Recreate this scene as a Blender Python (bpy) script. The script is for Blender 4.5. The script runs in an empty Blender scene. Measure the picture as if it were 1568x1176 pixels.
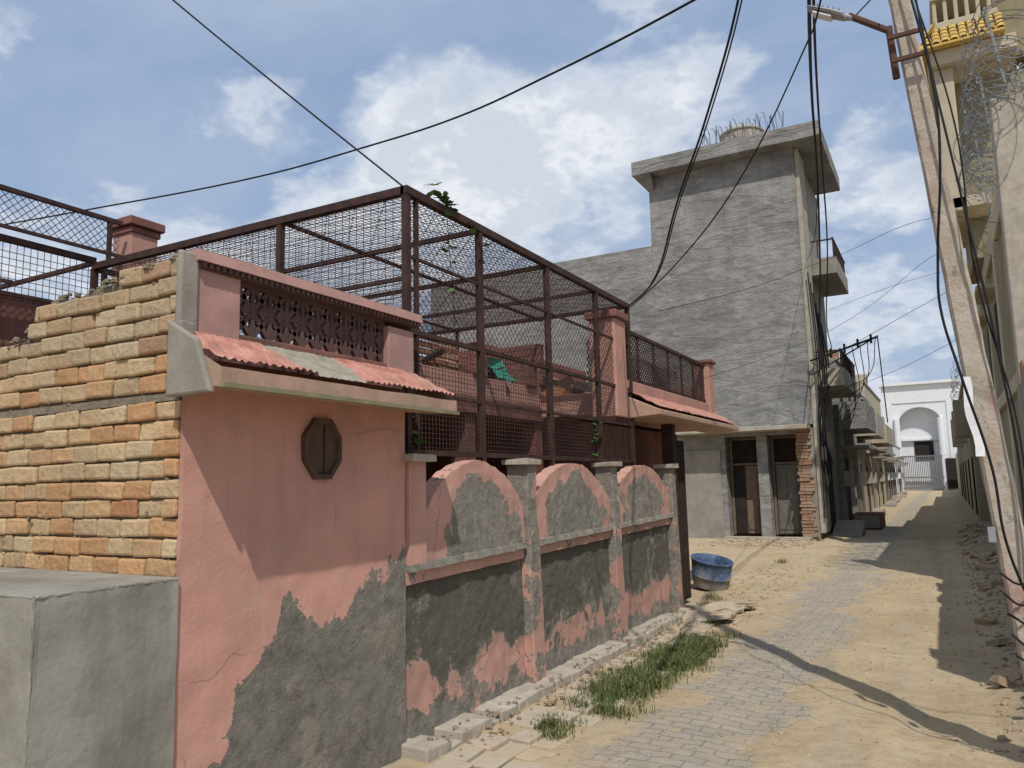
import bpy, random
from math import *
from mathutils import Vector, noise, Euler, Matrix
random.seed(7)
R=random.random
def U(a,b): return a+(b-a)*R()
scene=bpy.context.scene
col=bpy.context.collection
# ---------------------------------------------------------------- node helper
class N:
    def __init__(s,nt): s.nt=nt; s.tc=None
    def new(s,t): return s.nt.nodes.new(t)
    def L(s,a,b):
        if isinstance(a,bpy.types.NodeSocket): s.nt.links.new(a,b)
        elif isinstance(a,(tuple,list)):
            b.default_value=tuple(a)+((1,) if len(a)==3 and len(b.default_value)==4 else ())
        elif hasattr(b.default_value,'__len__'): b.default_value=(a,a,a,1)[:len(b.default_value)]
        else: b.default_value=a
    def co(s):
        if not s.tc: s.tc=s.new('ShaderNodeTexCoord')
        return s.tc.outputs['Object']
    def map(s,scale=(1,1,1),rot=(0,0,0),loc=(0,0,0),vec=None):
        m=s.new('ShaderNodeMapping'); s.L(vec or s.co(),m.inputs['Vector'])
        m.inputs['Scale'].default_value=scale; m.inputs['Rotation'].default_value=rot; m.inputs['Location'].default_value=loc
        return m.outputs[0]
    def noise(s,scale,detail=5,rough=.6,vec=None,dist=0):
        n=s.new('ShaderNodeTexNoise'); s.L(vec or s.co(),n.inputs['Vector'])
        n.inputs['Scale'].default_value=scale; n.inputs['Detail'].default_value=detail
        n.inputs['Roughness'].default_value=rough; n.inputs['Distortion'].default_value=dist
        return n.outputs[0]
    def vor(s,scale,vec=None,feat='F1',out='Distance'):
        n=s.new('ShaderNodeTexVoronoi'); s.L(vec or s.co(),n.inputs['Vector']); n.feature=feat
        n.inputs['Scale'].default_value=scale
        return n.outputs[out]
    def ramp(s,f,stops,interp='LINEAR'):
        r=s.new('ShaderNodeValToRGB'); s.L(f,r.inputs[0]); cr=r.color_ramp; cr.interpolation=interp
        while len(cr.elements)<len(stops): cr.elements.new(.5)
        for e,(p,c) in zip(cr.elements,stops):
            e.position=p; e.color=(c,c,c,1) if not isinstance(c,(tuple,list)) else tuple(c)+(1,)
        return r.outputs[0]
    def mix(s,f,a,b,mode='MIX'):
        m=s.new('ShaderNodeMixRGB'); m.blend_type=mode
        s.L(f,m.inputs[0]); s.L(a,m.inputs[1]); s.L(b,m.inputs[2]); return m.outputs[0]
    def m(s,op,a,b=0,c=None,clamp=False):
        m=s.new('ShaderNodeMath'); m.operation=op; m.use_clamp=clamp; s.L(a,m.inputs[0]); s.L(b,m.inputs[1])
        if c is not None: s.L(c,m.inputs[2])
        return m.outputs[0]
    def sep(s,v=None):
        n=s.new('ShaderNodeSeparateXYZ'); s.L(v or s.co(),n.inputs[0]); return n.outputs
    def comb(s,x,y,z):
        n=s.new('ShaderNodeCombineXYZ'); s.L(x,n.inputs[0]); s.L(y,n.inputs[1]); s.L(z,n.inputs[2]); return n.outputs[0]
    def attr(s,name='col'):
        n=s.new('ShaderNodeAttribute'); n.attribute_name=name; return n.outputs['Color']
    def bump(s,h,strength=.5,dist=.01,nrm=None):
        b=s.new('ShaderNodeBump'); s.L(h,b.inputs['Height']); b.inputs['Strength'].default_value=strength
        b.inputs['Distance'].default_value=dist
        if nrm: s.nt.links.new(nrm,b.inputs['Normal'])
        return b.outputs[0]
def mat(name,fn,rough=.9,metal=0,spec=.2):
    m=bpy.data.materials.new(name); m.use_nodes=True; nt=m.node_tree
    b=nt.nodes['Principled BSDF']; n=N(nt)
    b.inputs['Roughness'].default_value=rough; b.inputs['Metallic'].default_value=metal
    b.inputs['Specular IOR Level'].default_value=spec
    r=fn(n); c,nm=(r if isinstance(r,tuple) and len(r)==2 else (r,None))
    n.L(c,b.inputs['Base Color'])
    if nm is not None: nt.links.new(nm,b.inputs['Normal'])
    return m
def simple(name,c,var=.25,scale=6,bs=.3,bd=.004,rough=.85,metal=0,dirt=None,da=.6):
    def f(n):
        a=n.noise(scale,6,.65); 
        cc=n.ramp(a,[(.25,tuple(x*(1-var) for x in c)),(.75,tuple(min(1,x*(1+var)) for x in c))])
        if dirt:
            d=n.ramp(n.noise(scale*.35,8,.7),[(.48,0),(.62,1)])
            cc=n.mix(n.m('MULTIPLY',d,da),cc,dirt)
            st=n.ramp(n.noise(1,6,.65,vec=n.map((5,5,.6))),[(.5,0),(.7,1)])
            cc=n.mix(n.m('MULTIPLY',st,da*.5),cc,tuple(x*.7 for x in dirt))
        return cc,n.bump(n.noise(scale*8,4,.6),bs,bd)
    return mat(name,f,rough,metal)
# ---------------------------------------------------------------- mesh builder
class MB:
    def __init__(s): s.v=[];s.f=[];s.mi=[];s.c=[];s.mats=[];s.cur=(0,0,0)
    def mid(s,m):
        if m not in s.mats: s.mats.append(m)
        return s.mats.index(m)
    def add(s,vs,fs,m,c=None):
        b=len(s.v); s.v+= [tuple(v) for v in vs]; s.c+=[c or s.cur]*len(vs)
        k=s.mid(m)
        for f in fs: s.f.append(tuple(b+i for i in f)); s.mi.append(k)
    def hexa(s,p,m,c=None):
        s.add(p,[(3,2,1,0),(4,5,6,7),(0,1,5,4),(1,2,6,5),(2,3,7,6),(3,0,4,7)],m,c)
    def box(s,x0,x1,y0,y1,z0,z1,m,c=None,j=0):
        p=[(x0,y0,z0),(x1,y0,z0),(x1,y1,z0),(x0,y1,z0),(x0,y0,z1),(x1,y0,z1),(x1,y1,z1),(x0,y1,z1)]
        if j: p=[(a+U(-j,j),b+U(-j,j),d+U(-j,j)) for a,b,d in p]
        s.hexa(p,m,c)
    def rbox(s,cx,cy,cz,sx,sy,sz,rot,m,c=None,j=0):
        M=Euler(rot).to_matrix(); p=[]
        for z in(-1,1):
            for x,y in((-1,-1),(1,-1),(1,1),(-1,1)):
                v=M@Vector((x*sx/2*(1+U(-j,j)),y*sy/2*(1+U(-j,j)),z*sz/2*(1+U(-j,j)))); p.append((v.x+cx,v.y+cy,v.z+cz))
        s.hexa(p,m,c)
    def bar(s,a,b,w,m,n=4,c=None,w2=None):
        a=Vector(a);b=Vector(b);d=(b-a)
        if d.length<1e-6:return
        d.normalize(); up=Vector((0,0,1)) if abs(d.z)<.95 else Vector((0,1,0))
        e=d.cross(up).normalized(); g=e.cross(d).normalized(); w2=w if w2 is None else w2
        vs=[]
        for P,ww in((a,w),(b,w2)):
            for i in range(n):
                t=2*pi*(i+.5)/n; k=ww/2*(sqrt(2) if n==4 else 1)
                vs.append(P+e*cos(t)*k+g*sin(t)*k)
        fs=[(i,(i+1)%n,n+(i+1)%n,n+i) for i in range(n)]+[tuple(range(n))[::-1],tuple(range(n,2*n))]
        s.add(vs,fs,m,c)
    def path(s,pts,w,m,n=5):
        for a,b in zip(pts,pts[1:]): s.bar(a,b,w,m,n)
    def rock(s,x,y,z,r,m,c=None):
        vs=[];n=6
        rr=[U(.6,1.15) for _ in range(14)]
        a0=U(0,6)
        vs.append((x+U(-.2,.2)*r,y+U(-.2,.2)*r,z+r*U(.5,.9)))
        for k,(h,q) in enumerate(((.3,.85),(-.3,.9))):
            for i in range(n):
                t=a0+2*pi*(i+.3*k)/n; s_=rr[k*6+i]*q*r; vs.append((x+cos(t)*s_,y+sin(t)*s_*.8,z+h*r*U(.6,1.3)))
        fs=[(0,1+i,1+(i+1)%n) for i in range(n)]+[(1+i,1+n+i,1+n+(i+1)%n,1+(i+1)%n) for i in range(n)]
        s.add(vs,fs,m,c)
    def obj(s,name,parent=None,smooth=False,bevel=0):
        me=bpy.data.meshes.new(name); me.from_pydata(s.v,[],s.f)
        for m in s.mats: me.materials.append(m)
        me.polygons.foreach_set('material_index',s.mi)
        a=me.color_attributes.new('col','FLOAT_COLOR','POINT')
        fl=[]
        for c in s.c: fl+= [c[0],c[1],c[2],1]
        a.data.foreach_set('color',fl)
        if smooth: me.polygons.foreach_set('use_smooth',[True]*len(me.polygons))
        me.update(); o=bpy.data.objects.new(name,me); col.objects.link(o)
        if parent: o.parent=parent
        if bevel:
            b=o.modifiers.new('b','BEVEL'); b.width=bevel; b.segments=2; b.limit_method='ANGLE'
        return o
def empty(name):
    e=bpy.data.objects.new(name,None); col.objects.link(e); return e
def tube(name,pts,r,m,parent=None,res=3):
    cu=bpy.data.curves.new(name,'CURVE'); cu.dimensions='3D'; cu.bevel_depth=r; cu.bevel_resolution=1; cu.resolution_u=8
    sp=cu.splines.new('BEZIER'); sp.bezier_points.add(len(pts)-1)
    for p,q in zip(sp.bezier_points,pts):
        p.co=q; p.handle_left_type=p.handle_right_type='AUTO'
    cu.materials.append(m); o=bpy.data.objects.new(name,cu); col.objects.link(o)
    if parent:o.parent=parent
    return o
def lerp(a,b,t): return a+(b-a)*t
def interp(x,pts):
    if x<=pts[0][0]: return pts[0][1]
    for (a,b),(c,d) in zip(pts,pts[1:]):
        if x<=c: return lerp(b,d,(x-a)/(c-a))
    return pts[-1][1]
# ---------------------------------------------------------------- materials
PINK=(.53,.285,.225); GREY=(.27,.25,.215)
def f_peel(n,pink=PINK,grey=GREY,dark=(.10,.095,.078),amp=.9):
    a=n.sep(n.attr())
    nz=n.noise(3.2,9,.66,dist=.25)
    pe=n.m('ADD',a[0],n.m('MULTIPLY',n.m('SUBTRACT',nz,.5),amp*2.2))
    mask=n.ramp(pe,[(.49,0),(.51,1)])
    edge=n.ramp(pe,[(.44,0),(.49,1),(.52,1),(.56,0)])
    pv=n.noise(1.6,6,.6); stain=n.noise(1,6,.6,vec=n.map((7,7,.9)))
    pc=n.ramp(pv,[(.3,tuple(x*.84 for x in pink)),(.5,pink),(.75,tuple(min(1,x*1.14) for x in pink))])
    pc=n.mix(n.m('MULTIPLY',n.ramp(stain,[(.48,0),(.75,1)]),.45),pc,(.34,.21,.16))
    pc=n.mix(n.m('MULTIPLY',n.ramp(n.noise(22,5,.7),[(.58,0),(.72,1)]),.4),pc,(.58,.40,.33))
    pc=n.mix(n.m('MULTIPLY',n.ramp(n.noise(2.6,9,.75,vec=n.map(loc=(2,8,3))),[(.54,0),(.66,1)]),.5),pc,(.42,.30,.235))
    gc=n.ramp(n.noise(9,8,.7),[(.28,tuple(x*.62 for x in grey)),(.5,grey),(.72,tuple(x*1.3 for x in grey))])
    dm=n.ramp(n.m('ADD',a[1],n.m('MULTIPLY',n.m('SUBTRACT',n.noise(2.3,7,.65,vec=n.map((1,1,.7),loc=(3,1,7))),.5),1.6)),[(.42,0),(.6,1)])
    gc=n.mix(n.m('MULTIPLY',dm,.85),gc,n.mix(n.noise(14,5,.7),dark,tuple(x*1.8 for x in dark)))
    gc=n.mix(n.ramp(n.noise(2.1,8,.7,vec=n.map(loc=(9,4,2))),[(.58,0),(.63,.8)]),gc,(.37,.335,.27))
    pc=n.mix(n.m('MULTIPLY',dm,.25),pc,(.22,.14,.11))
    c=n.mix(mask,pc,gc); c=n.mix(n.m('MULTIPLY',edge,.4),c,(.50,.42,.35))
    cr=n.vor(1.1,vec=n.map(vec=n.mix(.22,n.co(),n.new('ShaderNodeTexNoise').outputs[1])),feat='DISTANCE_TO_EDGE')
    crk=n.ramp(cr,[(0,1),(.005,0)])
    c=n.mix(n.m('MULTIPLY',crk,n.m('MULTIPLY',n.ramp(n.noise(1.7,3,.5),[(.50,0),(.58,1)]),.6)),c,(.14,.10,.085))
    rough=n.m('MULTIPLY',mask,n.m('ADD',n.m('MULTIPLY',n.noise(16,8,.75),2.0),n.m('MULTIPLY',n.vor(11),.5)))
    b1=n.bump(n.m('SUBTRACT',rough,n.m('MULTIPLY',mask,1.6)),1,.028)
    b2=n.bump(n.m('ADD',n.noise(60,4,.6),n.m('MULTIPLY',n.noise(7,4,.6),2.5)),.35,.007,b1)
    return c,b2
M_peel=mat('pink_paint_peeling_plaster',f_peel,.92)
M_peel2=mat('old_wall_plaster',lambda n:f_peel(n,pink=(.51,.29,.23),grey=(.31,.285,.24),dark=(.095,.09,.07)),.94)
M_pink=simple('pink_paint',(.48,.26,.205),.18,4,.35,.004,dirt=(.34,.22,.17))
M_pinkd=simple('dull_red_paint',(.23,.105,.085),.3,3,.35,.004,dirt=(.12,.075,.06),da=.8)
M_cem=simple('cement_plaster',(.29,.27,.23),.2,4,.5,.006,dirt=(.21,.19,.155))
M_cemw=simple('stained_cement_render',(.29,.275,.235),.25,2.2,.7,.008,dirt=(.18,.165,.135),da=.8)
M_conc=simple('pale_concrete',(.41,.37,.30),.2,7,.5,.006,dirt=(.28,.24,.19))
def f_rust(n):
    return n.ramp(n.noise(9,6,.6),[(.3,(.030,.018,.016)),(.55,(.055,.030,.025)),(.8,(.095,.045,.034))]),n.bump(n.noise(80,3,.5),.3,.002)
M_rust=mat('rusty_brown_steel',f_rust,.7,.0,.25)
M_black=simple('black_cable',(.014,.014,.015),.2,9,.1,.001,rough=.6)
M_dark=simple('dark_interior',(.03,.024,.02),.3,3,.2,.003)
def f_awn(n):
    a=n.sep(n.attr())
    red=n.ramp(n.noise(7,7,.7),[(.3,(.24,.10,.075)),(.5,(.43,.20,.155)),(.72,(.52,.33,.27))])
    red=n.mix(n.ramp(n.noise(3.1,8,.75,vec=n.map(loc=(4,4,4))),[(.5,0),(.65,.7)]),red,(.25,.21,.15))
    g=n.ramp(n.noise(12,6,.7),[(.3,(.2,.185,.13)),(.7,(.38,.35,.27))])
    k=n.ramp(n.m('ADD',a[0],n.m('MULTIPLY',n.m('SUBTRACT',n.noise(6,6,.7),.5),.9)),[(.48,0),(.54,1)])
    return n.mix(k,red,g),n.bump(n.noise(50,5,.7),.5,.006)
M_awn=mat('red_ribbed_awning',f_awn,.85)
def f_brick(n):
    a=n.attr(); s=n.noise(26,6,.7)
    c=n.mix(n.m('MULTIPLY',n.ramp(s,[(.3,1),(.55,0)]),.35),a,(.24,.15,.085))
    c=n.mix(n.ramp(n.noise(7,8,.75),[(.56,0),(.70,.55)]),c,(.46,.385,.28))
    return c,n.bump(n.m('ADD',n.noise(30,7,.75),n.m('ADD',n.m('MULTIPLY',n.vor(26),.4),n.m('MULTIPLY',n.noise(9,4,.6),1.2))),.9,.012)
M_brick=mat('country_brick',f_brick,.95)
M_mort=simple('mud_mortar',(.27,.225,.16),.35,14,1,.02)
def f_tower(n):
    w=n.noise(1,6,.66,vec=n.map((1.0,1.0,3.4)),dist=1.3)
    b=n.noise(.42,8,.70); f=n.noise(7,7,.75); md=n.noise(1.7,8,.74,vec=n.map(loc=(5,2,8)))
    c=n.ramp(b,[(.28,(.165,.16,.15)),(.5,(.25,.245,.23)),(.72,(.37,.36,.34))])
    c=n.mix(n.m('MULTIPLY',n.ramp(w,[(.45,0),(.62,1)]),.55),c,(.39,.38,.36))
    c=n.mix(n.m('MULTIPLY',n.ramp(w,[(.33,1),(.43,0)]),.5),c,(.13,.127,.118))
    c=n.mix(n.m('MULTIPLY',n.ramp(md,[(.50,0),(.62,1)]),.5),c,(.17,.166,.153))
    c=n.mix(n.m('MULTIPLY',n.ramp(f,[(.3,1),(.48,0)]),.4),c,(.14,.136,.125))
    st=n.ramp(n.noise(1,7,.7,vec=n.map((2.2,2.2,.16),loc=(1,5,0))),[(.54,0),(.68,1)])
    c=n.mix(n.m('MULTIPLY',st,.35),c,(.14,.137,.128))
    h=n.m('ADD',n.m('MULTIPLY',w,1.2),n.m('ADD',n.m('MULTIPLY',f,.7),n.m('MULTIPLY',md,1.0)))
    return c,n.bump(h,.9,.05)
M_tower=mat('rough_grey_cement_render',f_tower,.95)
M_cream=simple('cream_paint',(.46,.40,.29),.12,1.3,.2,.004,dirt=(.33,.29,.21))
M_olive=simple('olive_paint',(.27,.235,.145),.15,1.2,.2,.004,dirt=(.19,.165,.11))
M_white=simple('white_paint',(.70,.71,.71),.08,2,.1,.003)
M_wood=simple('weathered_wood_door',(.17,.125,.09),.3,8,.4,.004)
M_gdoor=simple('greyed_door',(.15,.14,.12),.25,8)
M_green=simple('green_cloth',(.03,.22,.16),.3,4,.2,.004)
M_yel=simple('yellow_clay_tile',(.50,.34,.10),.25,6,.3,.006)
M_steel=simple('galvanised_wire',(.20,.205,.21),.2,9,.1,.001,rough=.5,metal=.4)
M_lampm=simple('grey_lamp_housing',(.35,.36,.37),.1,9,.1,.001,rough=.4,metal=.4)
M_glass=simple('lamp_lens',(.7,.72,.72),.05,9,.05,.001,rough=.2)
def f_drum(n):
    z=n.sep()[2]; k=n.ramp(n.m('ADD',n.m('MULTIPLY',z,1.1),n.m('MULTIPLY',n.noise(4,7,.7),.9)),[(.60,0),(.78,1)])
    c=n.mix(k,(.25,.235,.205),(.06,.115,.22)); c=n.mix(n.ramp(n.noise(14,6,.75),[(.5,0),(.66,.6)]),c,(.30,.28,.25))
    return c,n.bump(n.noise(12,4,.6),.3,.01)
M_drum=mat('faded_blue_drum_paint',f_drum,.65)
# ---------------------------------------------------------------- ground
def gh(x,y):
    h=.020*noise.noise(Vector((x*.9,y*.7,0)))+.012*noise.noise(Vector((x*3.1,y*2.4,4)))+.010*noise.noise(Vector((x*9,y*7,9)))
    if x>.15: h+=min(.22,(x-.15)*.28)*(.75+.5*noise.noise(Vector((x*2,y*1.5,2))))
    if x>-2.2 and y<60:
        wv=.12*sin(y*.35)
        h-=.026*exp(-((x+.15+wv)/.16)**2)+.022*exp(-((x+1.25+wv)/.18)**2)
        h+=.012*exp(-((x+.42+wv)/.10)**2)
    if x<-2.5: h+=.03*min(1,(-2.5-x)/.4)
    return h
def axis(segs):
    out=[]
    for a,b,st in segs:
        n=max(1,int(round((b-a)/st)))
        out+=[a+(b-a)*i/n for i in range(n)]
    return out+[segs[-1][1]]
xs=axis([(-400,-60,85),(-60,-12,8),(-12,-3.6,.7),(-3.6,1.6,.04),(1.6,12,1.3),(12,60,8),(60,400,85)])
ys=axis([(-200,-20,45),(-20,2,2),(2,14,.045),(14,30,.12),(30,90,.8),(90,300,30),(300,900,150)])
g=MB(); nx=len(xs)
vs=[]
for y in ys:
    for x in xs:
        vs.append((x,y,gh(x,y) if (-12<x<12 and y<100 and y>-20) else 0))
fs=[(j*nx+i,j*nx+i+1,(j+1)*nx+i+1,(j+1)*nx+i) for j in range(len(ys)-1) for i in range(nx-1)]
def f_ground(n):
    o=n.sep(); x=o[0]
    big=n.noise(.8,7,.65); fine=n.noise(9,8,.72); tiny=n.noise(55,4,.7)
    sand=n.ramp(big,[(.25,(.40,.30,.18)),(.5,(.51,.40,.25)),(.78,(.60,.49,.33))])
    sand=n.mix(n.m('MULTIPLY',n.ramp(fine,[(.32,1),(.55,0)]),.5),sand,(.31,.225,.135))
    sand=n.mix(n.m('MULTIPLY',n.ramp(tiny,[(.56,0),(.75,1)]),.3),sand,(.60,.52,.40))
    streak=n.noise(1,6,.65,vec=n.map((3.2,.35,1)))
    sand=n.mix(n.m('MULTIPLY',n.ramp(streak,[(.48,0),(.68,1)]),.5),sand,(.43,.38,.305))
    br=n.new('ShaderNodeTexBrick'); n.L(n.map((1,1,1),rot=(0,0,0.02),vec=n.mix(.04,n.co(),n.new('ShaderNodeTexNoise').outputs[1])),br.inputs['Vector'])
    br.inputs['Scale'].default_value=1; br.inputs['Brick Width'].default_value=.21; br.inputs['Row Height'].default_value=.105
    br.inputs['Mortar Size'].default_value=.008; br.inputs['Mortar Smooth'].default_value=.5
    br.inputs['Color1'].default_value=(.37,.35,.31,1); br.inputs['Color2'].default_value=(.31,.29,.25,1); br.inputs['Mortar'].default_value=(.27,.225,.165,1)
    a=n.m('SUBTRACT',1,n.m('MULTIPLY',n.m('ABSOLUTE',n.m('ADD',x,1.6)),1.3))
    pm=n.ramp(n.m('ADD',a,n.m('MULTIPLY',n.m('SUBTRACT',n.noise(1.3,8,.72),.5),3.0)),[(.34,0),(.62,1)])
    pave=n.mix(n.ramp(n.noise(4,8,.75,vec=n.map((1,.6,1))),[(.40,.1),(.64,.9)]),br.outputs[0],(.46,.395,.30))
    c=n.mix(n.m('MULTIPLY',pm,.85),sand,pave)
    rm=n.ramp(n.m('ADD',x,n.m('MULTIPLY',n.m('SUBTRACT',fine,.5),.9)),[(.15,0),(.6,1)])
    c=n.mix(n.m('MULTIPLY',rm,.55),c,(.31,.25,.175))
    h=n.m('ADD',n.m('MULTIPLY',fine,1.0),n.m('ADD',n.m('MULTIPLY',tiny,.3),n.m('MULTIPLY',n.m('MULTIPLY',pm,br.outputs[1]),-.3)))
    return c,n.bump(h,1,.035)
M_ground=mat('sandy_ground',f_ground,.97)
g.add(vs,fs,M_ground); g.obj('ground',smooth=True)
# ---------------------------------------------------------------- brick wall (left)
XW=-3.17
bw=empty('brick_wall')
b=MB(); z=0.0; YB=2.45
def btop(x): return interp(x,[(-7,2.45),(-4.83,2.62),(-4.6,2.66),(-4.5,2.72),(-4.31,2.84),(-3.62,2.90),(-3.1,2.93)])
row=0
PAL=[(.55,.395,.225),(.58,.43,.25),(.57,.36,.19),(.54,.31,.155),(.60,.465,.29),(.51,.38,.23),(.56,.41,.235)]
while z<2.95:
    hgt=.086
    if abs(z-2.17)<.05: z+=.045
    x=-3.195; first=True
    while x>-7.2:
        w=U(.19,.23) if not(first and row%2) else .115
        first=False
        gap=U(.006,.014)
        if z+hgt<btop(x-w/2)+.02:
            q=R()
            c=PAL[int(R()*7)] if q<.95 else (.50,.24,.12)
            if z<2.0 and R()<.22: c=tuple(lerp(p,t,.5) for p,t in zip(c,(.54,.29,.13)))
            if z>2.4: c=tuple(lerp(q_,p,.5) for q_,p in zip(c,(.40,.34,.24)))
            k=U(.86,1.08); c=tuple(q_*k for q_ in c)
            dy=U(-.012,.008); dz=U(-.004,.004); sl=U(-.005,.005)
            x0=x-w+gap; x1=x
            p=[(x0,YB+dy,z+dz),(x1,YB+dy,z+dz+sl),(x1,YB+.1,z),(x0,YB+.1,z),(x0,YB+dy,z+hgt+dz),(x1,YB+dy,z+hgt+dz+sl),(x1,YB+.1,z+hgt),(x0,YB+.1,z+hgt)]
            p=[(min(-3.18,q_[0]+U(-.006,.006)),q_[1]+U(-.006,.006),q_[2]+U(-.006,.006)) for q_ in p]
            b.hexa(p,M_brick,c)
        x-=w
    z+=.095+U(-.002,.003); row+=1
o=b.obj('bricks',bw,bevel=.012)
b=MB()
n_=60
for i in range(n_):
    xa=-7.2+i*(4.0/n_); xb=xa+4.0/n_
    xb=min(xb,-3.19); xa=min(xa,-3.2)
    za,zb=btop(xa)-.03+.015*noise.noise(Vector((xa*9,0,0))),btop(xb)-.03+.015*noise.noise(Vector((xb*9,0,0)))
    b.add([(xa,YB+.026,0),(xb,YB+.026,0),(xb,YB+.026,zb),(xa,YB+.026,za),(xa,YB+.2,za),(xb,YB+.2,zb)],[(0,1,2,3),(3,2,5,4)],M_mort)
for k in range(420):
    x=U(-6,-3.22); zz=U(1.3,min(2.9,btop(x)))
    if abs(zz-2.2)<.3 and R()<.85: zz=2.205+U(-.03,.025)
    b.rock(x,YB+.012,zz,U(.006,.022),M_mort)
b.box(-7,-3.2,YB+.004,YB+.05,2.185,2.225,M_mort,j=.004)
for k in range(140):
    x=U(-5.2,-3.2); b.rock(x,YB+U(.0,.14),btop(x)-.02+U(-.02,.02),U(.015,.04),M_mort)
b.obj('mortar',bw)
b=MB()
def slabgrid(mb,P0,du,dv,nu,nv,m,amp,cf=None,nrm=None):
    P0=Vector(P0);du=Vector(du);dv=Vector(dv); nn=(du.cross(dv)).normalized()
    base=len(mb.v)
    for j in range(nv+1):
        for i in range(nu+1):
            p=P0+du*i/nu+dv*j/nv
            d=amp*(noise.noise(p*2.2)+.4*noise.noise(p*7)) if 0<i<nu and 0<j<nv else amp*.5*noise.noise(p*5)
            p=p+nn*d; mb.v.append(tuple(p)); mb.c.append(cf(p) if cf else mb.cur)
    k=mb.mid(m)
    for j in range(nv):
        for i in range(nu):
            a=base+j*(nu+1)+i; mb.f.append((a,a+1,a+nu+2,a+nu+1)); mb.mi.append(k)
def blk(mb,x0,x1,y0,y1,z1,m):
    slabgrid(mb,(x1,y0,-.1),(0,y1-y0,0),(0,0,z1+.1),20,40,m,.01)
    slabgrid(mb,(x0,y0,-.1),(x1-x0,0,0),(0,0,z1+.1),80,40,m,.0)
    slabgrid(mb,(x0,y0,z1),(x1-x0,0,0),(0,y1-y0,0),80,20,m,.0)
blk(b,-7,-3.15,1.78,2.44,1.35,M_cemw)
bb=b.obj('cement_plinth_wall')
b=MB(); 
for (a_,c_) in (((-7,1.785,1.345),(-3.155,1.785,1.345)),((-3.155,1.785,1.345),(-3.155,2.43,1.345)),((-3.155,1.785,0),(-3.155,1.785,1.345))):
    A=Vector(a_);C=Vector(c_); n=40
    pts=[A.lerp(C,i/n)+Vector((U(-.002,.002),U(-.002,.002),U(-.002,.002))) for i in range(n+1)]
    b.path(pts,.014,M_cemw,8)
b.obj('arris',bb)
# ---------------------------------------------------------------- pink house (front room)
ph=empty('pink_house')
b=MB()
def bias_front(p):
    y,zz=p.y,p.z
    zb=interp(y,[(2.45,.15),(2.75,.5),(3.0,.95),(3.15,1.12),(3.4,.98),(3.7,1.02),(3.85,1.2),(4.2,1.27)])
    v=.5+(zb-zz)*2.2
    return (max(-.3,min(.95,v)) , .12 if zz<1.2 else (.15 if zz>1.8 else -.1), 0)
slabgrid(b,(XW,2.44,0),(0,1.76,0),(0,0,2.4),90,120,M_peel,.012,bias_front)
b.cur=(-.3,0,0)
b.box(-4.6,XW-.02,2.66,4.2,0,2.4,M_peel)
b.add([(XW,4.2,0),(XW-.3,4.2,0),(XW-.3,4.2,2.4),(XW,4.2,2.4)],[(0,1,2,3)],M_peel)
b.obj('front_room_wall',ph)
b=MB(); cy,cz,rv=3.39,1.975,.175
def octo(r,sx): return [(sx,cy+cos(pi/8+i*pi/4)*r*.93,cz+sin(pi/8+i*pi/4)*r*1.1) for i in range(8)]
A=octo(rv,XW+.03);B=octo(rv-.028,XW+.03);Cc=octo(rv-.035,XW+.008);D0=octo(rv,XW-.02)
b.add(A+B+Cc+D0,[(i,(i+1)%8,8+(i+1)%8,8+i) for i in range(8)]+[(8+i,8+(i+1)%8,16+(i+1)%8,16+i) for i in range(8)]+[(24+i,24+(i+1)%8,(i+1)%8,i) for i in range(8)]+[(16,17,18,19,20,21,22,23)],simple('vent_wood',(.095,.062,.045),.35,10,.4,.003))
b.rbox(XW+.012,cy+.02,cz,.008,.012,.29,(0,0,0),M_rust)
b.obj('octagonal_vent',ph)
def awning(mb,y0,y1,xi,zi,xo,zo,th,bf):
    n=int((y1-y0)/.0125); 
    base=len(mb.v); m=8
    for i in range(n+1):
        y=y0+(y1-y0)*i/n
        for j in range(m+1):
            t=j/m; bb=bf(y,t)
            amp=.010*(1 if bb<.5 else .25)*(.7+.6*noise.noise(Vector((y*6,t*3,8))))
            dz=amp*cos(2*pi*y/.050+.8*noise.noise(Vector((y*2,t*2,2))))+.010*noise.noise(Vector((y*5,t*3,1)))
            dz+=(.004*((j*3)%5) if bb<.5 else 0)
            mb.v.append((lerp(xi,xo,t)+(.018 if j==m else .006)*noise.noise(Vector((y*14,t,3))),y,lerp(zi,zo,t)+dz)); mb.c.append((bb,0,0))
    k=mb.mid(M_awn)
    for i in range(n):
        for j in range(m):
            a=base+i*(m+1)+j; mb.f.append((a,a+1,a+m+2,a+m+1)); mb.mi.append(k)
b=MB()
def bfa(y,t):
    return .75 if 2.9+.1*t<y<3.5-.1*t else .1
awning(b,2.385,4.30,XW-.02,2.53,-2.83,2.335,.06,bfa)
b.obj('awning_tiles',ph)
b=MB()
M_aw2=simple('pink_awning_slab',(.44,.275,.21),.25,5,.4,.005,dirt=(.27,.235,.15))
n=24
for i in range(n):
    ya,yb=lerp(2.375,4.31,i/n),lerp(2.375,4.31,(i+1)/n)
    e1,e2=.008*noise.noise(Vector((ya*3,0,0))),.008*noise.noise(Vector((yb*3,0,0)))
    b.add([(XW-.01,ya,2.25),(-2.82+e1,ya,2.215+e1),(-2.82+e2,yb,2.215+e2),(XW-.01,yb,2.25),(-2.82+e1,ya,2.305+e1),(-2.82+e2,yb,2.305+e2)],[(3,2,1,0),(1,2,5,4)],M_aw2)
b.add([(XW-.01,2.375,2.25),(-2.82,2.375,2.215),(-2.82,2.375,2.305),(XW-.01,2.375,2.5)],[(0,1,2,3)],M_aw2)
b.add([(XW-.01,4.31,2.25),(-2.82,4.31,2.215),(-2.82,4.31,2.305),(XW-.01,4.31,2.5)],[(3,2,1,0)],M_aw2)
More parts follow.
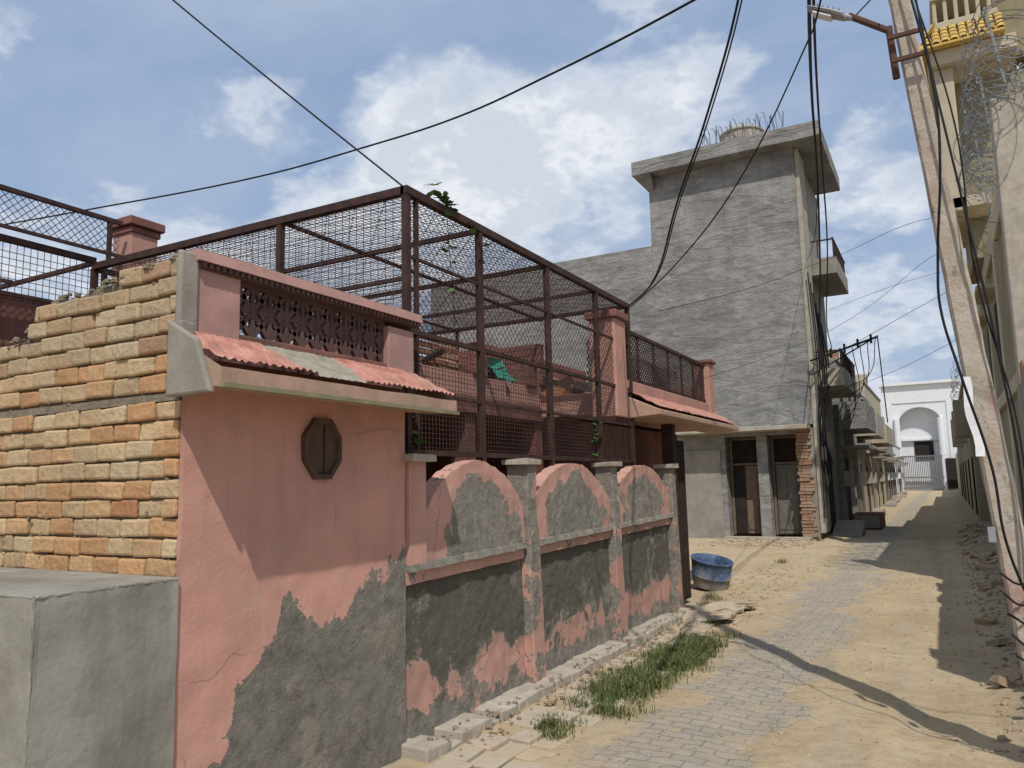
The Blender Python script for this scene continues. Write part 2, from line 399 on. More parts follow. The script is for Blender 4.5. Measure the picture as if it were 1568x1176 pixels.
b.rbox(-2.812,3.34,2.222,.028,1.94,.022,(0,0,0),simple('mossy_drip',(.22,.205,.12),.3,6))
b.obj('awning_slab',ph)
b=MB()
b.hexa([(XW,2.345,2.19),(-2.86,2.345,2.19),(-2.86,2.38,2.19),(XW,2.38,2.19),(XW,2.345,2.56),(-2.97,2.345,2.45),(-2.97,2.38,2.45),(XW,2.38,2.56)],M_cem)
b.box(XW-.02,XW+.012,2.40,2.515,2.2,2.92,M_cem,j=.005)
b.box(XW-.02,XW+.06,2.38,2.46,2.2,2.56,M_cem,j=.006)
b.obj('cement_end_column',ph,bevel=.012)
b=MB()
M_pp=simple('parapet_pink',(.42,.25,.215),.15,5,.4,.004,dirt=(.28,.185,.155))
xa,xb_=XW-.15,XW-.01
b.box(xa,xb_,2.52,2.79,2.50,2.86,M_pp); b.box(xa,xb_,4.04,4.32,2.50,2.82,M_pp)
b.box(xa+.01,xb_-.012,2.79,4.04,2.50,2.565,M_pinkd)
b.obj('parapet_pillars',ph,bevel=.008)
b=MB()
n=20
for i in range(n):
    ya,yb=lerp(2.49,4.37,i/n),lerp(2.49,4.37,(i+1)/n); h=lambda y:2.945+.006*noise.noise(Vector((y*4,0,0)))
    e=lambda y:xb_+.045+.006*noise.noise(Vector((y*6,3,0)))
    b.hexa([(xa-.03,ya,2.887),(e(ya),ya,2.887),(e(yb),yb,2.887),(xa-.03,yb,2.887),(xa-.03,ya,h(ya)),(e(ya)-.01,ya,h(ya)),(e(yb)-.01,yb,h(yb)),(xa-.03,yb,h(yb))],M_pp)
b.obj('parapet_coping',ph)
b=MB(); M_maroon=simple('maroon_grille',(.105,.062,.056),.3,8,.3,.003)
b.box(xa,xb_+.02,2.50,4.35,2.855,2.885,M_maroon)
yy=2.52
while yy<4.34: b.box(xb_+.02,xb_+.036,yy,yy+.022,2.862,2.890,M_maroon); yy+=.04
xg=XW-.07; wd=.125; y=2.79
for k in range(10):
    y1=y+wd
    for (h0,h1) in ((2.565,2.71),(2.71,2.855)):
        b.bar((xg,y,h0),(xg,y1,h1),.027,M_maroon); b.bar((xg,y,h1),(xg,y1,h0),.027,M_maroon)
    b.bar((xg+.004,y1,2.565),(xg+.004,y1,2.855),.024,M_maroon)
    b.rbox(xg+.006,(y+y1)/2,2.71,.04,.05,.05,(pi/4,0,0),M_maroon)
    y=y1
b.box(xg-.02,xg+.02,2.79,4.04,2.835,2.856,M_maroon); b.box(xg-.015,xg+.018,2.79,4.04,2.70,2.72,M_maroon)
b.obj('parapet_grille',ph)
# ---------------------------------------------------------------- scalloped boundary wall
sw=empty('scalloped_boundary_wall')
P=[4.32,5.92,7.86,9.92]
def ztop(y):
    for a,c in zip(P,P[1:]):
        if a<=y<=c:
            t=((y-(a+c)/2)/((c-a)/2-.10))
            if abs(t)<1: return 1.57+.36*max(0,(1-abs(t)**1.95))**.85
            return 1.57
    return 1.57
def ledge(y): return 1.215+(y-4.2)/5.8*.09
def bias_up(y,zz):
    for i,(a,c) in enumerate(zip(P,P[1:])):
        if a-.1<=y<=c+.1:
            t=(y-(a+c)/2)/((c-a)/2); zt=ztop(y)
            d=zt-zz
            v=.20+ (1-abs(t))*.95*min(1,d*4) - .25*max(0,1-d*6)
            if i==0: v+= .02-.5*max(0,-t-.25)
            return (max(-.2,min(1,v)),.15 if zz<1.5 else -.1,0)
    return (.4,0,0)
def bias_low(y,zz):
    L=ledge(y); u=(L-zz)/L
    peel=.85-.50*exp(-((zz-.36)/.20)**2)
    if u<.06: peel=.3
    return (peel,.75-1.0*max(0,(u-.45))-.9*max(0,.08-u)*5,0)
b=MB(); ny=300; y0,y1=4.2,10.0
def strip(mb,x,zf0,zf1,nz,bf,m,amp):
    base=len(mb.v)
    for i in range(ny+1):
        y=lerp(y0,y1,i/ny)
        for j in range(nz+1):
            zz=lerp(zf0(y),zf1(y),j/nz)
            d=amp*(noise.noise(Vector((0,y*2.2,zz*2.2)))+.4*noise.noise(Vector((3,y*9,zz*9))))
            mb.v.append((x+d,y,zz)); mb.c.append(bf(y,zz))
    k=mb.mid(m)
    for i in range(ny):
        for j in range(nz):
            a=base+i*(nz+1)+j; mb.f.append((a,a+nz+1,a+nz+2,a+1)); mb.mi.append(k)
def zt2(y): return ztop(y)+.014*noise.noise(Vector((y*14,0,5)))+.01*noise.noise(Vector((y*4,0,5)))
strip(b,XW+.005,lambda y:ledge(y)-.02,zt2,34,bias_up,M_peel2,.016)
strip(b,XW-.03,lambda y:-.05,lambda y:ledge(y),60,bias_low,M_peel2,.016)
base=len(b.v); kk=b.mid(M_peel2)
for i in range(ny+1):
    y=lerp(y0,y1,i/ny); zt=zt2(y)
    d=.016*(noise.noise(Vector((0,y*2.2,zt*2.2)))+.4*noise.noise(Vector((3,y*9,zt*9))))
    for q in ((XW+.005+d,zt),(XW-.13,zt),(XW-.13,0)): b.v.append((q[0],y,q[1])); b.c.append((.3,0,0))
for i in range(ny):
    for j in range(2):
        a=base+i*3+j; b.f.append((a,a+3,a+4,a+1)); b.mi.append(kk)
b.obj('wall_panels',sw)
b=MB()
n=120
def lz(y): return ledge(y)+.006*noise.noise(Vector((y*6,0,0)))
def lw(y): return .045+.02*noise.noise(Vector((y*5,2,0)))
for i in range(n):
    ya=lerp(4.2,9.98,i/n); yb=lerp(4.2,9.98,(i+1)/n)
    if any(abs((ya+yb)/2-p)<.06 for p in P[1:3]): continue
    la,lb,wa,wb=lz(ya),lz(yb),lw(ya),lw(yb)
    b.hexa([(XW-.02,ya,la-.035),(XW+wa,ya,la-.035),(XW+wb,yb,lb-.035),(XW-.02,yb,lb-.035),(XW-.02,ya,la+.02),(XW+wa-.015,ya,la+.010),(XW+wb-.015,yb,lb+.010),(XW-.02,yb,lb+.02)],M_peel2,(.72,-.3,0))
    b.hexa([(XW-.025,ya,la-.12),(XW+.008,ya,la-.12),(XW+.008,yb,lb-.12),(XW-.025,yb,lb-.12),(XW-.025,ya,la-.035),(XW+.012,ya,la-.035),(XW+.012,yb,lb-.035),(XW-.025,yb,lb-.035)],M_peel2,(.32,.2,0))
b.obj('ledge',sw)
b=MB()
for i,p in enumerate(P):
    if i==0:
        p=4.31
        b.box(XW-.13,XW+.03,p-.1,p+.09,1.2,1.91,M_peel2,(.05,0,0),j=.004)
    else:
        m_=40; base=len(b.v); k=b.mid(M_peel2)
        for q in range(m_+1):
            t=q/m_; zz=lerp(-.05,1.91,t); w=lerp(.115,.085,t); yc=p+.10-.10*t
            ja=.014*noise.noise(Vector((i*3,zz*3,0)))+.006*noise.noise(Vector((i*3,zz*11,5)))
            jb=.014*noise.noise(Vector((i*3+9,zz*3,0)))+.006*noise.noise(Vector((i*3,zz*11,9)))
            xo=XW+.055+ja*.6
            pb=(lerp(.45,.66,t)+.1*noise.noise(Vector((i,zz*2,0))),-.2,0)
            for (xx,yv) in ((XW-.14,yc-w),(xo-.01,yc-w+ja),(xo,yc-w+.012+ja),(xo,yc+w-.012+jb),(xo-.01,yc+w+jb),(XW-.14,yc+w)):
                b.v.append((xx,yv,zz)); b.c.append(pb)
        for q in range(m_):
            for s_ in range(5):
                a=base+q*6+s_; b.f.append((a,a+1,a+7,a+6)); b.mi.append(k)
    b.box(XW-.17,XW+.09,p-.135,p+.135,1.905,1.955,M_conc,j=.008)
b.obj('piers',sw)
b=MB()
n=46
for i in range(n):
    ya=lerp(4.15,10.3,i/n)+.01; yb=lerp(4.15,10.3,(i+1)/n)
    h=.10+.02*noise.noise(Vector((ya*3,1,0)))
    if R()<.12: h-=.05
    b.box(XW-.05,-2.97+.02*noise.noise(Vector((ya*2,0,3))),ya-.012,yb,-.05,h,M_conc,j=.007)
b.obj('plinth_kerb',sw,bevel=.012)
# ---------------------------------------------------------------- steel cage
cg=empty('steel_mesh_cage')
b=MB()
CX,CY0,CY1,CZ=-3.3,4.4,8.95,3.91; CXL=-7.06
def rail(a,c,w=.045): b.bar(a,c,w,M_rust)
for y in (4.4,5.42,6.70,7.93,8.95): rail((CX,y,1.6),(CX,y,CZ),.05)
rail((CX,4.52,1.9),(CX,4.52,CZ),.03)
rail((CX,CY0-.03,CZ),(CX,CY1+.03,CZ),.06)
rail((CX,CY0,2.86),(CX,CY1,2.86),.035); rail((CX,CY0,1.985),(CX,CY1,1.985),.04); rail((CX,CY0,2.42),(CX,CY1,2.42),.025)
rail((CX,CY0,3.42),(CX,CY1,3.42),.022)
rail((CXL,CY0,CZ+.02),(CX,CY0,CZ),.06); rail((CXL,CY0,3.25),(CX,CY0,3.25),.03)
for x in (-4.57,-5.8,-7.06): rail((x,CY0,2.3),(x,CY0,CZ),.05)
for y in (5.42,6.70,7.93): rail((CXL,y,CZ-.02),(CX,y,CZ-.02),.04)
rail((CXL,CY1,CZ),(CX,CY1,CZ),.05); rail((CXL,CY0,CZ),(CXL,CY1,CZ),.05)
for x in (-4.5,-5.8): rail((x,CY0,CZ-.03),(x,CY1,CZ-.03),.03)
for y in (5.42,6.70,7.93,8.9): rail((-5.8,y,2.6),(-5.8,y,CZ),.035)
rail((-5.8,CY0,3.1),(-5.8,CY1,3.1),.03)
b.obj('frame',cg)
b=MB(); W=.0055
def sq(o,du,dv,pu,pv,w=W):
    o=Vector(o);du=Vector(du);dv=Vector(dv); lu,lv=du.length,dv.length; u=du/lu; v=dv/lv
    nu=int(lu/pu); nv=int(lv/pv)
    for i in range(1,nu): b.bar(o+u*pu*i,o+u*pu*i+dv,w,M_rust,3)
    for j in range(1,nv): b.bar(o+v*pv*j,o+v*pv*j+du,w,M_rust,3)
def dia(o,du,dv,p,w=W):
    o=Vector(o);du=Vector(du);dv=Vector(dv); lu,lv=du.length,dv.length; u=du/lu; v=dv/lv
    for sg in (0,1):
        s=-lv
        while s<lu:
            t0=max(0,-s); t1=min(lv,lu-s)
            if t1>t0:
                if sg==0: A=o+u*(s+t0)+v*t0; B=o+u*(s+t1)+v*t1
                else: A=o+u*(s+t0)+v*(lv-t0); B=o+u*(s+t1)+v*(lv-t1)
                b.bar(A,B,w,M_rust,3)
            s+=p
sq((CX,CY0,1.99),(0,CY1-CY0,0),(0,0,.87),.045,.035)
dia((CX-.004,CY0,2.88),(0,CY1-CY0,0),(0,0,1.0),.075)
sq((CXL,CY0,2.5),(CX-CXL,0,0),(0,0,1.4),.07,.034,.006)
sq((CXL,CY0,CZ+.03),(CX-CXL,0,0),(0,CY1-CY0,0),.05,.05,.006)
dia((CXL,CY0,CZ+.036),(CX-CXL,0,0),(0,CY1-CY0,0),.3,.006)
dia((-5.8,CY0,2.7),(0,CY1-CY0,0),(0,0,1.2),.09,.006)
b.obj('wire_mesh',cg)
tr=empty('terrace_railing')
b=MB()
rail((-7.06,-1,3.99),(-7.06,4.4,3.99),.055); rail((-7.06,-1,3.5),(-7.06,4.4,3.5),.03); rail((-7.0,-1,4.42),(-7.0,4.62,4.42),.04); rail((-7.0,-1,4.08),(-7.0,4.62,4.08),.03)
for y in (0,1.5,3.0,4.5): rail((-7.0,y,4.0),(-7.0,y,4.44),.035); rail((-7.06,y,2.4),(-7.06,y,4.0),.04)
for x in (-8.5,-10): rail((x,-1,3.99),(x,4.4,3.99),.04)
for y in (1.5,3.0,4.4): rail((-11,y,3.97),(-7.06,y,3.97),.04)
sq((-7.06,-1,2.5),(0,5.4,0),(0,0,1.48),.06,.06,.008)
dia((-7.0,-1,4.08),(0,5.6,0),(0,0,.34),.075,.008)
b.obj('railing_bars',tr)
b=MB(); b.box(-7.28,-6.98,4.72,5.02,3.2,4.43,M_pink); b.box(-7.33,-6.93,4.67,5.07,4.43,4.52,M_pinkd); b.box(-7.30,-6.96,4.70,5.04,4.36,4.42,M_pinkd)
b.obj('terrace_pillar',tr,bevel=.01)
# ---------------------------------------------------------------- house body behind
b=MB()
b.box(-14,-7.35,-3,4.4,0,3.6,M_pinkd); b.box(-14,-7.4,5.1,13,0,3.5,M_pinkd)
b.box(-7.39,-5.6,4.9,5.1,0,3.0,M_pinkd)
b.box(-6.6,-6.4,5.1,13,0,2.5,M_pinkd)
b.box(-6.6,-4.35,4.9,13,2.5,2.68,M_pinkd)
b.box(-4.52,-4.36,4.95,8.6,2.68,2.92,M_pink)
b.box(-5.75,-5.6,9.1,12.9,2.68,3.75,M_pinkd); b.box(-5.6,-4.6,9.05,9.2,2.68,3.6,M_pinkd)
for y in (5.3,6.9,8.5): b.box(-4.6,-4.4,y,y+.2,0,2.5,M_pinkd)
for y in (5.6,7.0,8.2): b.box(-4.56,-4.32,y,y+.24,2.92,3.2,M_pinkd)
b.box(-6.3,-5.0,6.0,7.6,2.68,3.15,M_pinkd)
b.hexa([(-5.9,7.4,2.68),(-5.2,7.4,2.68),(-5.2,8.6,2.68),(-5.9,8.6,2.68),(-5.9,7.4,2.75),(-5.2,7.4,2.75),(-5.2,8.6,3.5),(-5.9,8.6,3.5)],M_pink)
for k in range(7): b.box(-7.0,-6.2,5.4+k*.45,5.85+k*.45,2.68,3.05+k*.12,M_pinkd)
z=2.69
while z<3.4:
    y=6.05+U(0,.1)
    while y<7.5: b.box(-4.99,-4.96+U(-.01,.01),y,y+.21,z,z+.07,M_brick,random.choice([(.36,.17,.10),(.30,.13,.08),(.40,.24,.15)])); y+=.225
    z+=.085
b.obj('house_body',ph,bevel=.01)
b=MB(); BX=-3.3
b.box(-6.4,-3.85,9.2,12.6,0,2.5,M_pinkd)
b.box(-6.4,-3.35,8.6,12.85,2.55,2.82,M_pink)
b.box(BX-.14,BX,8.62,12.7,2.82,2.98,M_pink)
b.box(BX-.3,BX+.03,8.42,8.78,2.5,3.68,M_pink); b.box(BX-.34,BX+.07,8.38,8.82,3.68,3.77,M_pinkd)
b.box(BX-.25,BX+.03,12.62,12.92,2.6,3.66,M_pink); b.box(BX-.29,BX+.07,12.58,12.96,3.66,3.72,M_pinkd)
b.box(-4.4,BX-.3,12.7,12.84,2.82,3.3,M_pink)
b.obj('balcony',ph,bevel=.012)
b=MB(); awning(b,8.9,12.98,BX-.02,2.84,-2.92,2.62,.06,lambda y,t:.2); b.obj('balcony_awning_tiles',ph)
b=MB(); b.hexa([(BX-.1,8.9,2.5),(-2.92,8.9,2.53),(-2.92,12.98,2.53),(BX-.1,12.98,2.5),(BX-.1,8.9,2.81),(-2.92,8.9,2.595),(-2.92,12.98,2.595),(BX-.1,12.98,2.81)],M_aw2); b.obj('balcony_awning_slab',ph,bevel=.01)
b=MB()
rail((BX-.06,8.8,3.62),(BX-.06,12.62,3.62),.045); rail((BX-.06,8.8,3.02),(BX-.06,12.62,3.02),.03)
for k in range(1,6): rail((BX-.06,8.8+k*.637,3.0),(BX-.06,8.8+k*.637,3.62),.03)
dia((BX-.06,8.8,3.03),(0,3.82,0),(0,0,.58),.075,.013)
dia((BX-.5,8.8,3.03),(0,3.82,0),(0,0,.5),.09,.012)
b.obj('balcony_railing',ph)
b=MB(); b.box(-3.36,-3.2,10.25,10.38,0,2.5,M_rust); b.box(-3.3,-3.26,10.38,10.95,.1,2.3,M_dark)  # gate panel near-black: its shade is put into the colour
for k in range(5): b.box(-3.262,-3.25,10.42+k*.11,10.45+k*.11,.15,2.25,M_rust)
b.obj('black_shaded_gate')
b=MB(); slabgrid(b,(-4.5,7.75,2.98),(0,.42,0),(-.25,.08,.30),14,10,M_green,.10); b.obj('green_cloth',smooth=True)
b=MB()
for k in range(110):
    b.rbox(U(-6.3,-4.6),U(5.3,12),2.68+U(.02,.45),U(.2,1.1),U(.03,.25),U(.03,.2),(U(-.6,.6),U(-.6,.6),U(0,3)),random.choice([M_pinkd,M_rust,M_rust,M_brick,M_dark]),(.33,.16,.09))
b.obj('roof_clutter')
# ---------------------------------------------------------------- grey tower house
th=empty('grey_cement_house'); TY=22.8
b=MB()
TX=-3.1
b.box(-7.5,TX,TY,27.5,3.2,11.3,M_tower)
b.box(-16,-7.5,TY+.01,30,0,9.1,M_tower)
segs=[(-7.5,-5.55),(-4.66,-4.36),(-3.56,TX)]
for a,c in segs[:2]: b.box(a,c,TY-.02,TY+.8,-.1,3.2,M_tower)
b.box(-7.5,TX,TY+.8,27.5,0,3.2,M_tower)
b.box(-5.55,-4.66,TY-.01,TY+.7,2.95,3.2,M_tower); b.box(-4.36,-3.56,TY-.01,TY+.7,2.95,3.2,M_tower)
b.box(-7.0,-3.15,TY-.75,TY-.021,3.05,3.17,M_conc)
b.box(-7.88,-2.3,22.3,27.3,11.3,11.52,M_tower)
b.hexa([(-7.5,22.7,10.9),(-7.3,22.7,10.9),(-7.3,22.8,10.9),(-7.5,22.8,10.9),(-7.86,22.35,11.3),(-7.3,22.35,11.3),(-7.3,22.8,11.3),(-7.86,22.8,11.3)],M_tower)
b.box(-7.88,-7.72,22.3,27.3,11.52,11.75,M_tower);b.box(-7.72,-2.46,22.3,22.46,11.52,11.75,M_tower);b.box(-2.46,-2.3,22.3,27.3,11.52,11.75,M_tower)
b.box(-7.0,-5.7,TY-.05,TY-.021,0,2.6,M_cem)
b.obj('tower_block',th,bevel=.02)
b=MB()
b.box(TX,TX+.12,22.86,24.0,.2,11.28,M_conc); b.box(TX+.005,TX+.03,24.0,27.4,.2,11.2,M_cem)
b.obj('street_side_strip',th,bevel=.01)
b=MB()
z=.1
while z<3.1:
    c=random.choice([(.33,.21,.14),(.36,.26,.18),(.3,.18,.12)])
    b.box(-3.56+U(-.03,.03),TX-.12+U(-.06,.08),TY-.05+U(-.03,.02),TY+.5,z,z+.075,M_brick,c,j=.008); z+=.09
b.box(-3.5,TX-.01,TY+.0,TY+.8,0,3.1,M_cem)
b.obj('brick_jamb',th)
def door(mb,x0,x1,y,z0,z1,m):
    mb.box(x0,x0+.07,y-.06,y+.06,z0,z1,M_wood); mb.box(x1-.07,x1,y-.06,y+.06,z0,z1,M_wood); mb.box(x0+.07,x1-.07,y-.06,y+.06,z1-.07,z1,M_wood)
    mb.box(x0+.07,x1-.07,y-.05,y+.05,z0+2.0,z0+2.06,M_wood)
    mb.box(x0+.09,x1-.09,y-.01,y+.02,z0+.03,z0+1.98,m)
    for (a,c) in ((.15,.9),(1.02,1.85)):
        for s in (0,1):
            xx0=lerp(x0+.13,x1-.13,s*.52); xx1=lerp(x0+.13,x1-.13,.48+s*.52)
            mb.box(xx0,xx1,y-.03,y-.01,z0+a,z0+c,m)
    mb.box(x0+.07,x1-.07,y+.04,y+.05,z0+2.06,z1-.07,M_dark)
    k=x0+.12
    while k<x1-.1: mb.box(k,k+.015,y-.01,y+.005,z0+2.06,z1-.07,M_rust); k+=.07
b=MB()
door(b,-5.53,-4.68,TY+.45,.12,2.93,M_wood); door(b,-4.34,-3.58,TY+.45,.12,2.93,M_gdoor)
b.box(-5.44,-5.12,TY+.40,TY+.415,.16,2.1,M_dark)
b.box(-5.6,-3.3,TY-.5,TY-.03,-.05,.1,M_conc)
b.obj('doors',th)
b=MB()
def balc(y0,y1,x,zf,hr,m=M_tower):
    b.box(TX,x,y0,y1,zf,zf+.14,m)
    b.box(x-.1,x,y0,y1,zf+.14,zf+.5,m); b.box(TX+.13,x-.1,y0,y0+.1,zf+.14,zf+.5,m)
    b.box(x-.09,x-.04,y0,y1,zf+hr,zf+hr+.05,M_rust)
    k=y0
    while k<=y1: b.bar((x-.06,k,zf+.5),(x-.06,k,zf+hr),.03,M_rust); k+=.3
    for q in (.65,.8): b.bar((x-.06,y0,zf+q),(x-.06,y1,zf+q),.02,M_rust)
    for xx in (TX+.3,x-.06): b.bar((xx,y0+.03,zf+.5),(xx,y0+.03,zf+hr),.03,M_rust)
    b.bar((TX+.12,y0+.03,zf+hr),(x-.06,y0+.03,zf+hr),.04,M_rust)
balc(24.2,27.4,-2.3,7.75,1.05,M_cem); balc(23.4,27.4,-2.25,4.3,1.0,M_conc)
b.box(TX-.05,TX+.045,25,26,4.5,6.6,M_dark); b.box(TX-.05,TX+.045,25,26,.1,2.4,M_dark)
b.obj('balconies',th)
wt=empty('rooftop_water_tank')
b=MB(); n=28; tx,ty=-4.75,24.0
def ring(r,z): return [(tx+cos(2*pi*i/n)*r,ty+sin(2*pi*i/n)*r,z) for i in range(n)]
prof=[(.66,11.5),(.66,12.15),(.71,12.17),(.71,12.22),(.66,12.24),(.66,12.5),(.70,12.52),(.70,12.57),(.55,12.68),(.001,12.72)]
vs=[];fs=[]
for r,z in prof: vs+=ring(r,z)
for k in range(len(prof)-1):
    for i in range(n): fs.append((k*n+i,k*n+(i+1)%n,(k+1)*n+(i+1)%n,(k+1)*n+i))
b.add(vs,fs,M_conc); b.obj('tank_body',wt)
b=MB()
pts=[]
for i in range(520):
    t=i/520; a=2*pi*t*24; xx=-5.8+2.5*t; pts.append((xx+.16*sin(a*.37),23.0+.25*cos(a),12.25+.33*sin(a)+.10*sin(t*20)))
b.path(pts,.02,M_steel,3)
b.obj('coiled_wire',wt)
# ---------------------------------------------------------------- left street row
def shop(name,x,y0,y1,h,m,seed,balcony=True):
    random.seed(seed); e=empty(name); global b
    b=MB(); b.box(x-7,x,y0,y1,-.05,h,m); b.box(x-7,x+.06,y0+.02,y1-.02,h,h+.12,M_conc)
    for k in range(3): yy=U(y0+.3,y1-.8); b.box(x-.8,x-.05,yy,yy+.5,h+.12,h+U(.3,.8),random.choice([m,M_brick,M_conc]),(.36,.2,.13))
    b.obj('body',e,bevel=.02)
    b=MB(); ys_=y0+.2
    while ys_<y1-1.5:
        L=U(1.6,3.2); zc=U(2.55,2.95); b.box(x,x+U(.45,.8),ys_,min(y1-.1,ys_+L),zc,zc+.1,random.choice([M_conc,M_cem,M_tower])); ys_+=L+U(.2,.9)
    if balcony:
        ye=lerp(y0,y1,U(.5,.8))
        b.box(x,x+.8,y0+.3,ye,3.3,3.42,m); b.box(x+.72,x+.8,y0+.3,ye,3.42,4.2,m); b.box(x+.01,x+.72,y0+.3,y0+.38,3.42,4.2,m)
    k=y0+.5
    while k<y1-1.2:
        wdt=U(.8,1.5)
        b.box(x-.02,x+.012,k,k+wdt,.1,U(2.0,2.45),random.choice([M_dark,M_wood,M_dark,M_gdoor])); b.box(x,x+.03,k-.07,k-.003,.1,2.3,random.choice([M_wood,m]))
        if h>5: b.box(x-.02,x+.012,k,k+.9,3.8,5.0,M_dark); b.box(x+.012,x+.1,k-.1,k+1.0,5.05,5.12,M_conc)
        if R()<.6: b.box(x,x+U(.3,.7),k-.2,k+wdt+.1,-.03,U(.1,.3),random.choice([M_conc,M_cem,M_tower]))
        if R()<.6: b.box(x,x+.25,k-.5,k-.2,1.4,1.9,random.choice([M_white,M_conc]))
        k+=U(1.7,3.2)
    b.obj('front',e)
shop('plastered_shop_house',-2.9,27.6,33,5.6,M_tower,3)
shop('plastered_shop_house',-2.95,33.1,41,5.2,M_conc,5)
shop('cream_shop_house',-3.1,41.2,52,6.2,M_cream,8)
shop('plastered_shop_house',-3.3,52.2,66,5.0,M_tower,9,False)
shop('whitewashed_house',-3.6,66.2,84,4.2,M_white,11,False)
random.seed(21)
b=MB(); b.box(-2.75,-1.9,27.8,29.6,.0,.5,M_pinkd); b.box(-2.7,-1.95,27.75,27.79,.05,.45,M_cem); b.hexa([(-3.0,24.2,0),(-2.2,24.2,0),(-2.2,25.6,0),(-3.0,25.6,0),(-3.0,24.2,.05),(-2.2,24.2,.05),(-2.2,25.6,.42),(-3.0,25.6,.42)],M_cem)
b.obj('shop_platform',bevel=.02)
bk=empty('electric_bracket'); b=MB()
b.bar((-3.0,22.6,4.95),(-1.35,23.9,5.65),.06,M_black,4); b.bar((-3.0,22.6,4.55),(-1.5,23.7,5.55),.035,M_black,4)
for t in (.3,.5,.7,.9):
    b.bar((lerp(-3,-1.35,t),lerp(22.6,23.9,t),lerp(4.95,5.65,t)-.12),(lerp(-3,-1.35,t),lerp(22.6,23.9,t),lerp(4.95,5.65,t)+.14),.07,M_black,6)
b.bar((-1.35,23.9,5.7),(-1.28,24.0,3.2),.035,M_black,6)
b.obj('arm',bk)
for k in range(5):
    tube('hanging_wire',[(-1.4-.2*k,23.85-.1*k,5.6-.08*k),(-1.7-.1*k,24.3,4.6-.2*k),(-2.3,24.2,4.3-.3*k)],.012,M_black,bk)
for k in range(6):
    tube('wall_cable',[(-2.93+.05*k,22.75,7.5-.3*k),(-2.86+.04*k,22.75+.15*k,4.5),(-2.92+.08*sin(k*2),22.75+.12*k,3.2),(-2.95+.05*k,22.8+.1*k,.6+.3*k)],.018,M_black,bk)
b=MB()
for (y,z,s) in ((22.95,2.2,.3),(23.3,1.5,.25),(24.3,2.6,.35)): b.box(TX+.12,TX+.26,y,y+s,z,z+s*1.2,M_conc)
b.obj('meter_boxes',bk,bevel=.01)
# ---------------------------------------------------------------- white gate at the end
wg=empty('white_gateway'); GY=92
b=MB()
b.box(-5.3,4,GY,GY+1.2,9.3,11.2,M_white)
for x0,x1 in ((-5.3,-4.4),(.7,1.9)): b.box(x0,x1,GY,GY+1.2,-.05,9.3,M_white)
b.box(-5.5,2.2,GY-.4,GY+1.5,11.2,11.5,M_white)
for x in (-4.05,.05): 
    b.bar((x,GY-.1,0),(x,GY-.1,7.6),.6,M_white,12)
b.box(1.9,9,GY,GY+1,0,8,M_white); b.box(-14,-5.3,GY,GY+1,0,6,M_white)
A0,A1=-3.9,.2; cx=(A0+A1)/2; rx=(A1-A0)/2; n=20
for i in range(n):
    ta=pi*i/n; tb=pi*(i+1)/n
    xa,za=cx-rx*cos(ta),7.0+1.8*sin(ta); xb2,zb=cx-rx*cos(tb),7.0+1.8*sin(tb)
    b.hexa([(xa,GY+.1,za),(xb2,GY+.1,zb),(xb2,GY+.9,zb),(xa,GY+.9,za),(xa,GY+.1,9.3),(xb2,GY+.1,9.3),(xb2,GY+.9,9.3),(xa,GY+.9,9.3)],M_white)
b.box(-4.4,A0,GY+.1,GY+.9,0,9.3,M_white); b.box(A1,.7,GY+.1,GY+.9,0,9.3,M_white)
b.box(A0,A1,GY+1.4,GY+2.4,0,9.0,M_white); b.box(-2.6,-.8,GY+1.3,GY+1.4,3.2,5.2,M_dark)
b.box(A0,A1,GY+1.0,GY+1.4,5.3,5.5,M_white)
b.obj('gate_structure',wg)
b=MB()
for k in range(26): b.bar((-4.2+k*.17,GY-.3,.2),(-4.2+k*.17,GY-.3,3.6),.07,M_steel)
for z in (.3,1.4,3.6): b.bar((-4.3,GY-.3,z),(.2,GY-.3,z),.14,M_steel)
b.box(.2,1.2,GY-.5,GY-.3,.2,3.3,M_dark)
b.obj('gate_grille',wg)
# ---------------------------------------------------------------- right side
rb=empty('cream_olive_building'); b=MB()
RX=1.05
b.box(RX,RX+.9,13.1,13.45,-.1,7.3,M_conc,j=.02)
b.box(RX+.10,9,13.6,30,-.1,3.0,M_olive); b.box(RX+.14,9,13.6,30,3.25,5.9,M_olive); b.box(RX+.02,9,13.6,30,3.0,3.25,M_cream)
b.box(RX+.06,9,13.6,30,5.9,6.3,M_cream)
for k in range(5): b.box(RX+.03,RX+.2,16+k*3,16.35+k*3,-.1,5.89,M_cream)
for k in range(4): b.box(RX+.10,RX+.16,17+k*3,18.2+k*3,3.7,5.1,M_dark); b.box(RX-.25,RX+.1,16.8+k*3,18.4+k*3,5.2,5.28,M_cream)
b.box(RX+.9,9,13.2,13.5,0,5.5,M_olive)
b.obj('main_block',rb,bevel=.02)
b=MB()
b.box(.9,9,30,46,-.1,4.9,M_cream); b.box(.8,9,30,46,4.9,5.1,M_conc); b.box(.95,9,46,66,-.1,4.2,M_olive); b.box(1.1,9,66,90,-.1,3.6,M_cream)
for k in range(3): b.box(.45,.9,31+k*5.5,32.3+k*5.5,3.0,4.3,M_cream)
for k in range(6): b.box(.86,.895,31.3+k*5,32+k*5,.3,2.3,M_dark)
b.obj('far_block',rb,bevel=.02)
b=MB(); b.box(1.0,1.25,6.4,13.1,-.1,2.95,M_cem)
y=6.4
while y<13.0:
    L=U(.2,.6); b.box(1.01,1.24,y,min(13.09,y+L),2.95,2.95+random.choice([.09,.18,.09,.27,.0001]),M_brick,(.4,.27,.17),j=.008); y+=L+.01  # brick blocks added on top to break up the wall's shadow edge
b.obj('boundary_wall_and_shadow_blocks')
tb=empty('tile_roofed_balcony_house'); b=MB()
